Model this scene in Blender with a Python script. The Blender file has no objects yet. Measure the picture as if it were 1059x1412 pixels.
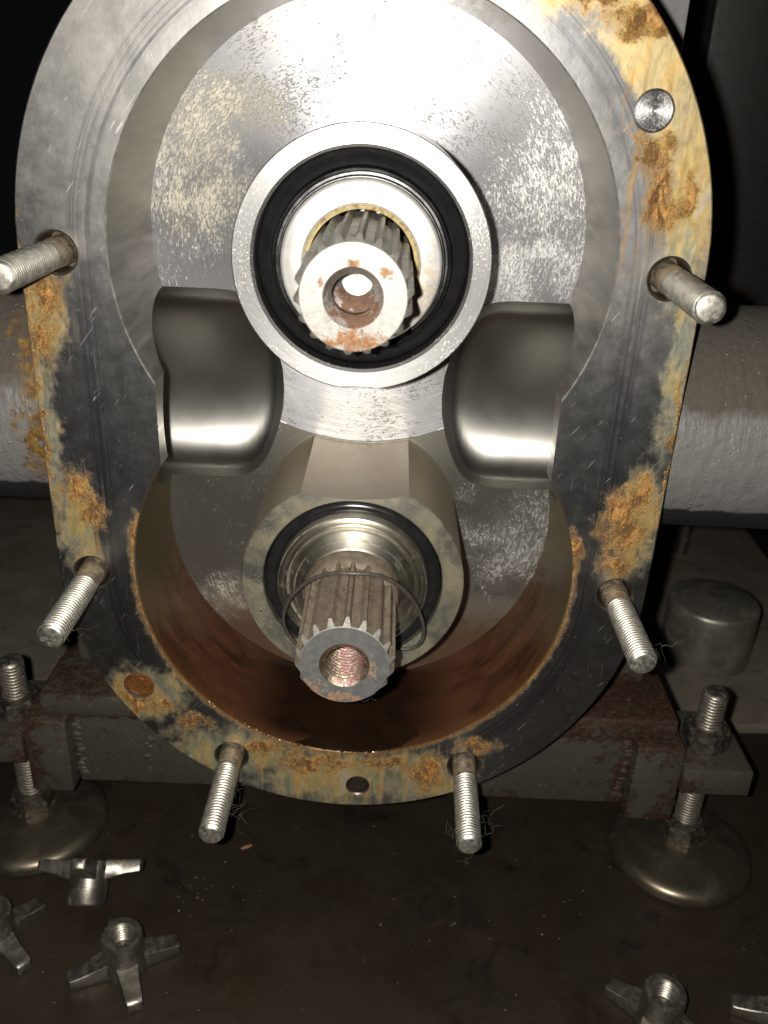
import bpy, bmesh, math, random
from mathutils import Vector, Matrix
random.seed(7)
PI = math.pi
S = 0.001                       # everything below is written in millimetres
FLOOR = 297.0                   # height of the upper shaft axis above the bench
sc = bpy.context.scene
COL = sc.collection

# ------------------------------------------------------------------ camera
RX = Vector((0.9990731, 0.01823767, 0.03899146))
DN = Vector((0.04304587, -0.42328732, -0.90497232))
FW = Vector((0.0, 0.90581192, -0.42368003))
CAM = Vector((10.9, -300.0, 49.9 + FLOOR)) * S
cd = bpy.data.cameras.new("camera"); cam = bpy.data.objects.new("camera", cd); COL.objects.link(cam)
m = Matrix.Identity(4)
for i in range(3):
    m[i][0] = RX[i]; m[i][1] = -DN[i]; m[i][2] = -FW[i]; m[i][3] = CAM[i]
cam.matrix_world = m
cd.sensor_fit = 'VERTICAL'; cd.sensor_height = 36.0; cd.sensor_width = 27.0
cd.lens = 1223.3 / 1412 * 36
cd.clip_start = 0.005; cd.clip_end = 50
cd.dof.use_dof = True; cd.dof.focus_distance = 0.32; cd.dof.aperture_fstop = 15
sc.camera = cam
# ------------------------------------------------------------------ world, lamp, exposure
w = bpy.data.worlds.new("World"); sc.world = w; w.use_nodes = True
w.node_tree.nodes['Background'].inputs[0].default_value = (0.9, 0.95, 1.0, 1)
w.node_tree.nodes['Background'].inputs[1].default_value = 0.003
ld = bpy.data.lights.new("phone_flash", 'POINT'); lamp = bpy.data.objects.new("phone_flash", ld); COL.objects.link(lamp)
ld.energy = 7.6; ld.shadow_soft_size = 0.0028; ld.color = (1.0, 0.95, 0.86)
lamp.location = CAM + RX * (-14.5 * S) - DN * (2 * S)
sc.view_settings.view_transform = 'Standard'; sc.view_settings.look = 'None'
sc.view_settings.exposure = 0.0; sc.view_settings.gamma = 1.0
sc.render.engine = 'CYCLES'
sc.cycles.use_denoising = True
try: sc.cycles.denoiser = 'OPENIMAGEDENOISE'
except Exception: pass
sc.cycles.max_bounces = 8; sc.cycles.glossy_bounces = 5; sc.cycles.diffuse_bounces = 3
sc.cycles.sample_clamp_indirect = 4.0
sc.cycles.blur_glossy = 0.4

# ------------------------------------------------------------------ node helper
class MT:
    def __init__(s, name):
        s.m = bpy.data.materials.new(name); s.m.use_nodes = True
        s.t = s.m.node_tree; s.p = s.t.nodes['Principled BSDF']
        tc = s.t.nodes.new('ShaderNodeTexCoord')
        s.pos = s.vm('SCALE', tc.outputs['Object'], 1000.0)
        s.geo = None
        sp = s.t.nodes.new('ShaderNodeSeparateXYZ'); s.link(s.pos, sp.inputs[0])
        s.x, s.y, s.z = sp.outputs
    def link(s, a, b): s.t.links.new(a, b)
    def put(s, v, inp):
        if isinstance(v, bpy.types.NodeSocket): s.link(v, inp)
        elif isinstance(v, (tuple, list)) and len(v) == 3 and inp.type == 'RGBA': inp.default_value = (*v, 1)
        else: inp.default_value = v
    def ma(s, op, a, b=None, c=None, clamp=False):
        n = s.t.nodes.new('ShaderNodeMath'); n.operation = op; n.use_clamp = clamp
        for i, v in enumerate((a, b, c)):
            if v is not None: s.put(v, n.inputs[i])
        return n.outputs[0]
    def vm(s, op, a, b=None):
        n = s.t.nodes.new('ShaderNodeVectorMath'); n.operation = op
        s.put(a, n.inputs[0])
        if op == 'SCALE': s.put(b, n.inputs['Scale'])
        elif b is not None: s.put(b, n.inputs[1])
        return n.outputs['Value'] if op in ('LENGTH', 'DISTANCE', 'DOT_PRODUCT') else n.outputs[0]
    def comb(s, x, y, z):
        n = s.t.nodes.new('ShaderNodeCombineXYZ')
        for i, v in enumerate((x, y, z)): s.put(v, n.inputs[i])
        return n.outputs[0]
    def noise(s, scale, detail=5, rough=.6, dist=0, vec=None, off=0):
        n = s.t.nodes.new('ShaderNodeTexNoise')
        v = s.pos if vec is None else vec
        if off: v = s.vm('ADD', v, (off, off * 1.7, -off * .6))
        s.put(v, n.inputs['Vector'])
        n.inputs['Scale'].default_value = scale; n.inputs['Detail'].default_value = detail
        n.inputs['Roughness'].default_value = rough; n.inputs['Distortion'].default_value = dist
        return n.outputs['Fac']
    def voro(s, scale, vec=None, feat='F1', rnd=1):
        n = s.t.nodes.new('ShaderNodeTexVoronoi'); n.feature = feat
        s.put(s.pos if vec is None else vec, n.inputs['Vector']); n.inputs['Scale'].default_value = scale
        n.inputs['Randomness'].default_value = rnd
        return n.outputs['Distance']
    def mr(s, v, a, b, c=0., d=1., smooth=False):
        n = s.t.nodes.new('ShaderNodeMapRange'); n.clamp = True
        if smooth: n.interpolation_type = 'SMOOTHSTEP'
        for i, q in enumerate((v, a, b, c, d)): s.put(q, n.inputs[i])
        return n.outputs[0]
    def mix(s, f, a, b, blend='MIX'):
        n = s.t.nodes.new('ShaderNodeMix'); n.data_type = 'RGBA'; n.blend_type = blend
        s.put(f, n.inputs[0]); s.put(a, n.inputs[6]); s.put(b, n.inputs[7])
        return n.outputs[2]
    def mf(s, f, a, b):
        n = s.t.nodes.new('ShaderNodeMix'); n.data_type = 'FLOAT'
        s.put(f, n.inputs[0]); s.put(a, n.inputs[2]); s.put(b, n.inputs[3])
        return n.outputs[0]
    def ramp(s, f, stops):
        n = s.t.nodes.new('ShaderNodeValToRGB'); s.put(f, n.inputs[0])
        e = n.color_ramp.elements
        while len(e) < len(stops): e.new(.5)
        for q, (p, c) in zip(e, stops): q.position = p; q.color = (*c, 1)
        return n.outputs[0]
    def mx(s, *a):
        r = a[0]
        for b in a[1:]: r = s.ma('MAXIMUM', r, b)
        return r
    def warp(s, *layers):
        v = s.pos
        for scale, amp in layers:
            n = s.t.nodes.new('ShaderNodeTexNoise'); s.put(s.pos, n.inputs['Vector'])
            n.inputs['Scale'].default_value = scale; n.inputs['Detail'].default_value = 4; n.inputs['Roughness'].default_value = .65
            v = s.vm('ADD', v, s.vm('SCALE', s.vm('SUBTRACT', n.outputs['Color'], (.5, .5, .5)), amp))
        return v
    def spots(s, lst, pos=None):
        """1 at the middle of each elliptical place (x, z, rx, rz), 0 at its rim, negative beyond"""
        r = None
        for (cx, cz, rx, rz) in lst:
            d = s.vm('LENGTH', s.vm('MULTIPLY', s.vm('MULTIPLY', s.vm('SUBTRACT', s.pos if pos is None else pos, (cx, 0, cz)), (1, 0, 1)), (1 / rx, 0, 1 / rz)))
            d = s.ma('SUBTRACT', 1.0, d)
            r = d if r is None else s.ma('MAXIMUM', r, d)
        return r
    def bump(s, h, strength=.3, dist=.2, prev=None):
        n = s.t.nodes.new('ShaderNodeBump'); s.put(h, n.inputs['Height'])
        n.inputs['Strength'].default_value = strength; n.inputs['Distance'].default_value = dist * S
        if prev is not None: s.link(prev, n.inputs['Normal'])
        return n.outputs[0]
    def out(s, col, rough, metal=0., normal=None, **kw):
        s.put(col, s.p.inputs['Base Color']); s.put(rough, s.p.inputs['Roughness']); s.put(metal, s.p.inputs['Metallic'])
        if normal is not None: s.link(normal, s.p.inputs['Normal'])
        for k, v in kw.items(): s.put(v, s.p.inputs[k])
        return s.m

def turned(t, cz, amount):
    """lathe marks round (0, cz): the shine spreads along the radius"""
    r, th, dz = polar(t, cz)
    t.link(t.comb(t.ma('DIVIDE', t.x, r), 0.0, t.ma('DIVIDE', dz, r)), t.p.inputs['Tangent'])
    t.p.inputs['Anisotropic'].default_value = amount
def polar(t, cz):
    dz = t.ma('SUBTRACT', t.z, cz)
    r = t.ma('SQRT', t.ma('ADD', t.ma('MULTIPLY', t.x, t.x), t.ma('MULTIPLY', dz, dz)))
    th = t.ma('ARCTAN2', t.x, dz)
    return r, th, dz
AX = -120.2                    # lower shaft axis below the upper one
RUST = [(0.0, (.035, .012, .006)), (.35, (.16, .05, .012)), (.6, (.36, .15, .03)), (1.0, (.52, .33, .11))]

# ------------------------------------------------------------------ materials
def m_flange():
    t = MT('flange_steel')
    zc = t.ma('MAXIMUM', t.ma('MINIMUM', t.z, 0.0), AX)
    s_ = t.vm('LENGTH', t.comb(t.x, 0.0, t.ma('SUBTRACT', t.z, zc)))      # distance from the obround spine
    big = t.noise(.03, 4, .6, .6); mid = t.noise(.16, 6, .65); fine = t.noise(1.3, 4, .7)
    haze = t.mr(t.ma('ADD', t.spots([(-80, 66, 84, 100), (110, 10, 46, 66)]), t.ma('MULTIPLY', t.ma('SUBTRACT', mid, .5), .5)), -.1, .95, smooth=True)
    col = t.mix(t.mr(big, .3, .7), (.20, .20, .203), (.255, .255, .26))
    col = t.mix(t.ma('MULTIPLY', haze, .8), col, t.mix(t.mr(t.noise(.06, 6, .7, .5, off=33), .34, .66), (.19, .186, .18), (.34, .33, .315)))
    rough = t.ma('ADD', t.mr(mid, .3, .7, .32, .40), t.ma('MULTIPLY', haze, .12))
    # clamping tracks left by the gasket
    band = t.mr(s_, 88.5, 90.0); band = t.ma('MULTIPLY', band, t.mr(s_, 97.0, 95.5))
    lines = t.noise(1.0, 2, .5, vec=t.comb(t.ma('MULTIPLY', s_, 1.6), t.ma('MULTIPLY', t.z, .01), t.ma('MULTIPLY', t.x, .006)))
    track = t.ma('MULTIPLY', band, t.mr(lines, .42, .62))
    col = t.mix(t.ma('MULTIPLY', track, t.mr(mid, .35, .65, .3, .8)), col, (.07, .07, .085))
    # fine scratches
    v1 = t.vm('MULTIPLY', t.pos, (1.9, 1, .10)); sc1 = t.mr(t.noise(1.0, 2, .5, .8, vec=v1), .69, .72)
    rot = t.comb(t.ma('ADD', t.ma('MULTIPLY', t.x, .8), t.ma('MULTIPLY', t.z, -.6)), 0.0, t.ma('MULTIPLY', t.ma('ADD', t.ma('MULTIPLY', t.x, .6), t.ma('MULTIPLY', t.z, .8)), .07))
    sc2 = t.mr(t.noise(1.2, 2, .5, .5, vec=rot, off=31), .71, .73)
    specks = t.mr(t.voro(.35), .13, .05); specks = t.ma('MULTIPLY', specks, t.mr(t.noise(.07, 2, off=9), .5, .6))
    sc_ = t.ma('MULTIPLY', t.mx(t.ma('MULTIPLY', sc1, .4), sc2, t.ma('MULTIPLY', specks, .7)), .45)
    col = t.mix(sc_, col, (.62, .62, .60))
    metal = t.mf(sc_, 1.0, .35)
    # yellow and green oil film, soft edged
    vst = t.vm('MULTIPLY', t.pos, (1.0, 1.0, .42))                   # runs: drawn out downwards
    n1 = t.ma('SUBTRACT', mid, .5); n2 = t.ma('SUBTRACT', t.noise(.5, 6, .72, .5, vec=vst, off=19), .5); n3 = t.ma('SUBTRACT', fine, .5)
    stain = t.spots([(90, 62, 30, 44), (66, 94, 34, 26), (104, 20, 13, 36), (110, -30, 7, 44), (106, -88, 13, 28), (-112, -66, 7, 48), (-104, -102, 11, 28), (-107, -24, 9, 18), (-84, -178, 22, 18), (-50, -206, 34, 17), (-8, -219, 44, 20), (30, -218, 34, 19)], t.warp((.07, 18)))
    inner = t.ma('MULTIPLY', t.mr(s_, 99.5, 95.5), t.mr(t.z, -165, -150))
    inner = t.ma('MULTIPLY', inner, t.mr(t.z, 70, 55))
    stain = t.ma('SUBTRACT', stain, t.ma('MULTIPLY', inner, .9))
    st = t.mr(t.ma('ADD', stain, t.ma('ADD', t.ma('MULTIPLY', n1, 1.1), t.ma('MULTIPLY', n2, .35))), -.02, .55, smooth=True)
    tone = t.noise(.07, 6, .65, 1.4, vec=vst, off=13)
    stc = t.ramp(tone, [(.30, (.26, .27, .21)), (.42, (.44, .45, .34)), (.50, (.58, .51, .28)), (.58, (.66, .46, .14)), (.68, (.54, .53, .44))])
    stc = t.mix(t.mr(n2, -.25, .2, .4, 0), stc, (.17, .14, .08))
    warm = t.mr(t.spots([(86, 62, 46, 60), (60, 92, 50, 40), (20, -216, 60, 22), (100, -95, 24, 30), (-104, -26, 20, 26)]), -.1, .5)
    stc = t.mix(t.ma('MULTIPLY', warm, t.mr(t.z, -150, 0, .2, .5)), stc, (.64, .44, .14))
    col = t.mix(t.ma('MULTIPLY', st, .8), col, stc)
    metal = t.mf(t.ma('MULTIPLY', st, t.mr(tone, .35, .65, .25, .65)), metal, .35)
    rough = t.mf(st, rough, t.mr(n2, -.2, .2, .36, .52))
    # rust: along the wet lower lip of the bore, and in patches
    lip = t.ma('MULTIPLY', t.mr(s_, 90.0, 84.3), t.mr(t.z, -84, -108))
    lip = t.ma('SUBTRACT', t.ma('MULTIPLY', lip, 1.75), 1.15)
    rust = t.spots([(91, 37, 5, 8), (94, 27, 5, 9), (97, 19, 7, 7), (104, 24, 3, 9), (82, 74, 14, 5), (64, 82, 13, 7), (-106, -15, 6, 11), (-108, -29, 5, 9), (-103, -86, 6, 10), (-98, -95, 5, 9), (99, -86, 9, 10), (101, -94, 8, 12), (104, -80, 6, 10), (101, -108, 7, 6), (-113.4, -50, 1.6, 60), (113.4, -60, 1.4, 40),
                    (-82, -104, 3, 9), (83, -101, 3, 9), (-88, -180, 9, 9), (-88.5, -186, 4, 6), (-78, -184, 7, 4), (-66, -190, 8, 4), (34, -214, 9, 10), (16, -210, 12, 4), (-14, -211, 22, 4), (-38, -203, 14, 4), (54, -199, 9, 5), (88, 43, 7, 2)], t.warp((.09, 20), (.3, 5)))
    rm = t.mx(rust, lip)
    rv = t.ma('ADD', rm, t.ma('ADD', t.ma('MULTIPLY', n1, 1.2), t.ma('ADD', t.ma('MULTIPLY', n2, 1.2), t.ma('MULTIPLY', n3, .95))))
    runs = t.noise(1, 4, .6, .3, vec=t.comb(t.ma('MULTIPLY', t.x, .30), 0.0, t.ma('MULTIPLY', t.z, .022)), off=37)
    rz = t.ma('MULTIPLY', t.mr(t.z, -192, -203), t.mr(t.ma('ABSOLUTE', t.x), 66, 48))
    rz = t.mx(rz, t.mr(t.spots([(90, 34, 18, 40), (104, -96, 14, 24), (-104, -98, 14, 26), (-106, -28, 10, 20)]), 0, .4))
    runm = t.ma('MULTIPLY', t.ma('MULTIPLY', t.mr(runs, .50, .64, smooth=True), rz), t.mr(s_, 114, 104, .35, 1.0))
    halo = t.mx(t.mr(rv, -.30, .38, smooth=True), runm)
    ac = t.mix(t.mr(n2, -.2, .2), (.30, .13, .02), t.mix(tone, (.48, .27, .045), (.60, .45, .17)))
    col = t.mix(t.ma('MULTIPLY', halo, .72), col, ac)
    metal = t.mf(t.ma('MULTIPLY', halo, .6), metal, .3); rough = t.mf(halo, rough, .36)
    rm = t.mr(rv, .24, .72, smooth=True)
    tide = t.ma('MULTIPLY', t.mr(rv, .16, .24), t.mr(rv, .36, .26))
    core = t.ma('MULTIPLY', t.mr(rv, .3, .75), t.mr(t.noise(.26, 6, .75, 1.2, vec=vst, off=27), .47, .56))
    rc = t.ramp(t.noise(.35, 6, .8, 1.0, off=4), [(.3, (.07, .022, .007)), (.44, (.22, .08, .016)), (.54, (.38, .175, .032)), (.70, (.50, .34, .12))])
    rc = t.mix(core, rc, t.mix(t.mr(n2, -.12, .12), (.028, .011, .008), (.10, .038, .016)))
    col = t.mix(t.ma('MULTIPLY', rm, .85), col, rc); metal = t.mf(rm, metal, 0.0); rough = t.mf(rm, rough, .55)
    col = t.mix(t.ma('MULTIPLY', tide, .5), col, (.12, .045, .012))
    rm = t.ma('ADD', t.ma('MULTIPLY', rm, .5), t.ma('MULTIPLY', core, .7))
    h = t.ma('ADD', t.ma('MULTIPLY', rm, t.ma('ADD', .4, fine)), t.ma('MULTIPLY', mid, .12))
    n = t.bump(h, .8, .7)
    n = t.bump(t.ma('ADD', lines, t.ma('MULTIPLY', sc_, .5)), .12, .06, n)
    return t.out(col, rough, metal, n)

def m_disc(name, cz, deposit, base, spec_amt):
    t = MT(name)
    r, th, dz = polar(t, cz)
    fine = t.noise(1, 3, .6, vec=t.comb(t.ma('MULTIPLY', r, 2.6), t.ma('MULTIPLY', th, 2.2), 0.0))
    # faint pits and lime flecks, drawn out along the turning marks
    sv = t.comb(t.ma('MULTIPLY', r, 1.5), t.ma('MULTIPLY', t.ma('ADD', th, t.ma('MULTIPLY', r, .004)), 34.0), 0.0)
    fl = t.ma('ADD', t.ma('MULTIPLY', t.noise(.9, 4, .7, .4, vec=sv, off=5), .6), t.ma('MULTIPLY', t.noise(2.4, 3, .7, .3, vec=sv, off=15), .4))
    dens = t.noise(.05, 3, .6, .4, off=3)
    dm = t.ma('MAXIMUM', t.spots(deposit, t.warp((.06, 22), (.25, 6))), -.6)
    thr = t.ma('SUBTRACT', .640 - spec_amt, t.ma('ADD', t.ma('MULTIPLY', t.ma('SUBTRACT', dens, .5), .35), t.ma('MULTIPLY', t.ma('ADD', dm, .6), .085)))
    fm = t.mr(t.ma('SUBTRACT', fl, thr), -.02, .06)
    smear = t.ma('MULTIPLY', t.mr(t.ma('ADD', dm, t.ma('MULTIPLY', t.ma('SUBTRACT', dens, .5), 1.5)), -.2, .7), t.mr(fine, .3, .7, .1, .5))
    brown = t.mr(t.noise(.035, 4, .6, off=21), .5, .7)
    col = t.mix(t.ma('MULTIPLY', brown, .4), base, (base[0] * .8, base[1] * .75, base[2] * .62))
    col = t.mix(t.mr(fine, .35, .65, 0, .6), col, (.13, .13, .14))
    left = t.ma('MULTIPLY', t.mr(dm, -.1, .4), t.mr(t.x, 0, -25))
    swirl = None
    if not cz:
        sw = []
        for (ox, oz, f, o_, th_) in ((-34, -10, 2.6, 1, .56), (30, -22, 2.4, 7, .57), (0, 0, 3.2, 12, .52), (10, -16, 3.0, 21, .55)):
            rr = t.vm('LENGTH', t.vm('MULTIPLY', t.vm('SUBTRACT', t.pos, (ox, 0, oz)), (1, 0, 1)))
            q = t.noise(1, 3, .6, vec=t.comb(t.ma('MULTIPLY', rr, f), t.ma('MULTIPLY', t.x, .04), o_))
            wgt = t.mr(t.noise(.08, 3, .6, off=o_ + 50), .38, .66)
            sw.append(t.ma('MULTIPLY', t.mr(q, th_, th_ + .12), wgt))
        zone = t.mr(t.z, -42, -54)
        col = t.mix(t.ma('MULTIPLY', t.ma('MULTIPLY', t.mx(sw[0], sw[3]), zone), .75), col, (.10, .098, .095))
        swirl = t.ma('MULTIPLY', t.mx(sw[1], sw[2]), zone)
        col = t.mix(t.ma('MULTIPLY', swirl, .6), col, (.62, .61, .58))
    fc = t.mix(left, (.66, .66, .66), (.55, .52, .42))
    col = t.mix(t.ma('MULTIPLY', fm, .9), col, fc)
    col = t.mix(t.ma('MULTIPLY', smear, .6), col, fc)
    metal = t.mf(fm, t.mf(smear, 1.0, .6), t.mf(left, .7, .1))
    if cz:
        film = t.mr(t.ma('ADD', t.z, t.ma('MULTIPLY', t.ma('SUBTRACT', t.noise(.055, 6, .6, .8), .5), 40)), -150, -180, smooth=True)
        col = t.mix(t.ma('MULTIPLY', film, .95), col, (.07, .034, .017)); metal = t.mf(film, metal, .2)
    rough = t.mf(fm, t.mr(fine, .3, .7, .31 + (.14 if cz else 0), .39 + (.14 if cz else 0)), .5)
    if swirl is not None: metal = t.mf(swirl, metal, .7)
    n = t.bump(fine, .16, .10); n = t.bump(fm, .45, .25, n); turned(t, cz, .35 if cz else .8)
    return t.out(col, rough, metal, n)

def m_wall(name, oily):
    t = MT(name)
    r, th, dz = polar(t, AX if oily else 0.0)
    brush = t.noise(1, 3, .55, vec=t.comb(t.ma('MULTIPLY', t.y, .05), t.ma('MULTIPLY', th, 30.0), 0.0))
    ring = t.noise(1, 2, .5, vec=t.comb(t.ma('MULTIPLY', t.y, 2.4), t.ma('MULTIPLY', th, 1.5), 0.0))
    if not oily:
        st = t.noise(1, 4, .7, vec=t.comb(t.ma('MULTIPLY', t.y, .012), t.ma('MULTIPLY', th, 9.0), 0.0), off=3)
        brush = t.ma('ADD', t.ma('MULTIPLY', t.mr(brush, .3, .7), .4), t.ma('MULTIPLY', t.mr(st, .3, .7), .6))
        col = t.mix(brush, (.30, .285, .26), (.58, .555, .51))
        n = t.bump(t.ma('ADD', ring, brush), .15, .08)
        return t.out(col, t.mr(brush, .3, .7, .38, .5), .85, n)
    mid = t.noise(1, 6, .65, .9, vec=t.comb(t.ma('MULTIPLY', th, 3.2), t.ma('MULTIPLY', t.y, .09), 0.0))
    film = t.mr(t.ma('ADD', t.z, t.ma('MULTIPLY', t.ma('SUBTRACT', mid, .5), 40)), -112, -158, smooth=True)
    col = t.mix(brush, (.21, .17, .095), (.28, .225, .13))
    oc = t.ramp(mid, [(.3, (.040, .015, .009)), (.46, (.092, .033, .018)), (.60, (.135, .052, .027)), (.75, (.17, .085, .04))])
    col = t.mix(t.ma('MULTIPLY', film, .95), col, oc)
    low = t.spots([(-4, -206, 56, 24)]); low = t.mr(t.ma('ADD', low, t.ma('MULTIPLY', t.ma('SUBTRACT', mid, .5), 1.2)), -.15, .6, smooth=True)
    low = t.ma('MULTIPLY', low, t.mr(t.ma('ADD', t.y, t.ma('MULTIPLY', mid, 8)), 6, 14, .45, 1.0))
    col = t.mix(t.ma('MULTIPLY', low, .92), col, (.013, .0075, .005))  # dark oil at the bottom, with the shaft's shadow painted in
    gold = t.ma('MULTIPLY', t.mr(t.ma('ADD', t.y, t.ma('MULTIPLY', mid, 14)), 14, 3), film)
    col = t.mix(t.ma('MULTIPLY', gold, .4), col, (.24, .13, .035))
    metal = t.mf(film, .85, .35)
    drops = t.mr(t.voro(.75), .35, .12); dz_ = t.ma('MULTIPLY', drops, t.mr(t.noise(.06, 2, off=2), .42, .58))
    rough = t.mf(film, .42, t.mr(mid, .35, .65, .12, .28))
    n = t.bump(t.ma('ADD', t.ma('MULTIPLY', dz_, film), t.ma('MULTIPLY', mid, .5)), .45, .35)
    n = t.bump(ring, .08, .05, n)
    return t.out(col, rough, metal, n)

def m_port():
    t = MT('port_polished_steel')
    a = t.noise(.05, 4, .6, .5); b = t.noise(1, 3, .6, vec=t.vm('MULTIPLY', t.pos, (.05, 1.5, 1.5)))
    col = t.mix(t.mr(a, .3, .7), (.50, .49, .465), (.55, .54, .515))
    n = t.bump(b, .04, .05); t.link(t.comb(1.0, 0.0, 0.0), t.p.inputs['Tangent']); t.p.inputs['Anisotropic'].default_value = .55
    return t.out(col, t.mr(a, .35, .65, .29, .31), 1.0, n)

def m_boss(name, cz, tint, yel):
    t = MT(name)
    r, th, dz = polar(t, cz)
    fine = t.noise(1, 3, .6, vec=t.comb(t.ma('MULTIPLY', r, 2.2), t.ma('MULTIPLY', th, 3.0), 0.0))
    fl = t.noise(1.5, 4, .7, .3, vec=t.comb(t.ma('MULTIPLY', r, 1.3), t.ma('MULTIPLY', th, 26.0), 0.0), off=8)
    fm = t.mr(t.ma('ADD', fl, t.ma('MULTIPLY', t.ma('SUBTRACT', t.noise(.05, 3, off=44), .5), .3)), .585 + .03 * yel, .66)
    face = t.mr(t.y, .5, -1.5)
    fm = t.ma('MULTIPLY', fm, face)
    mid = t.noise(.06, 5, .6, .8, off=3)
    col = t.mix(t.mr(fine, .3, .7), tint, (tint[0] * 1.35, tint[1] * 1.35, tint[2] * 1.35))
    st = t.ma('MULTIPLY', t.mr(mid, .38, .66, smooth=True), .62 * yel)
    col = t.mix(st, col, (.40, .35, .19))
    col = t.mix(fm, col, (.6, .6, .57))
    pits = t.ma('MULTIPLY', t.mr(t.voro(.22, rnd=1), .12, .06), t.mr(mid, .52, .6)); pits = t.ma('MULTIPLY', pits, yel)
    col = t.mix(pits, col, (.09, .03, .01))
    metal = t.mf(fm, 1.0 - .1 * yel, .75); metal = t.mf(st, metal, .6)
    n = t.bump(fine, .08, .06); n = t.bump(fm, .10, .12, n); turned(t, cz, .6 - .3 * yel)
    return t.out(col, t.mf(fm, t.mr(mid, .35, .65, .36, .36 + .12 * yel), .45), metal, n)

def m_cut():
    t = MT('milled_scallop_steel')
    g = t.noise(.5, 4, .7); h = t.noise(1, 3, .6, vec=t.vm('MULTIPLY', t.pos, (.1, 1.4, 1.4)))
    col = t.mix(g, (.30, .255, .185), (.40, .345, .26))
    return t.out(col, t.mr(g, .3, .7, .48, .58), .7, t.bump(t.ma('ADD', g, h), .15, .1))

def m_simple(name, c0, c1, r0, r1, metal, scale=.2, bs=.1, bd=.1, **kw):
    t = MT(name); g = t.noise(scale, 5, .65)
    return t.out(t.mix(t.mr(g, .32, .68), c0, c1), t.mr(g, .35, .65, r0, r1), metal, t.bump(t.noise(scale * 4, 4, .6), bs, bd), **kw)

def m_dirty(name, c0, c1, r0, r1, metal, dirt, dcol, scale=.25, dlist=None, thr=(.52, .62), dr=.7, dm=0.0, bs=.3, bd=.2, turn=None, root=None):
    """metal with dirt or rust in blotches, thicker in the places of dlist"""
    t = MT(name); g = t.noise(scale, 5, .65); d = t.noise(scale * 1.3, 6, .7, .6, off=17)
    v = d
    if dlist: v = t.ma('ADD', d, t.ma('MULTIPLY', t.ma('MAXIMUM', t.spots(dlist), -.8), .22))
    mask = t.ma('MULTIPLY', t.mr(v, thr[0], thr[1]), dirt)
    dc = t.ramp(t.noise(scale * 2.2, 5, .7, off=41), [(.3, tuple(.35 * q for q in dcol)), (.5, dcol), (.7, tuple(min(1, 1.7 * q) for q in dcol))])
    col = t.mix(mask, t.mix(t.mr(g, .32, .68), c0, c1), dc)
    if turn is not None:
        turned(t, turn, .65); r_, th_, _ = polar(t, turn)
        ln = t.noise(1, 2, .6, vec=t.comb(t.ma('MULTIPLY', r_, .9), t.ma('MULTIPLY', th_, .25), 0.0), off=6)
        fl_ = t.noise(1, 2, .6, vec=t.comb(t.ma('MULTIPLY', r_, 3.5), t.ma('MULTIPLY', th_, .5), 0.0), off=16)
        mask = t.mx(mask, t.ma('MULTIPLY', t.ma('MULTIPLY', t.mr(ln, .56, .62), t.mr(d, .38, .52)), dirt))
        c1 = tuple(min(1, 1.12 * q) for q in c1); c0 = tuple(.8 * q for q in c0); g = t.ma('ADD', t.ma('MULTIPLY', g, .5), t.ma('MULTIPLY', fl_, .5))
    if root is not None:            # thread roots darkened to bring the grooves out
        rr = t.ma('SQRT', t.ma('ADD', t.ma('MULTIPLY', t.x, t.x), t.ma('MULTIPLY', t.y if root[2] else t.z, t.y if root[2] else t.z)))
        gm = t.ma('MULTIPLY', t.mr(rr, root[0], root[1]), t.mr(d, .30, .50, .45, 1.0))
        gm = t.ma('MULTIPLY', gm, t.mr(t.z, 102.2, 101.2) if root[2] else t.mr(t.y, -44.6, -43.8))
        col = t.mix(gm, col, (.07, .055, .035)); mask = t.mx(mask, t.ma('MULTIPLY', gm, .85))
    return t.out(col, t.mf(mask, t.mr(g, .35, .65, r0, r1), dr), t.mf(mask, metal, dm), t.bump(t.ma('ADD', mask, t.noise(scale * 5, 3)), bs, bd))

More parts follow.
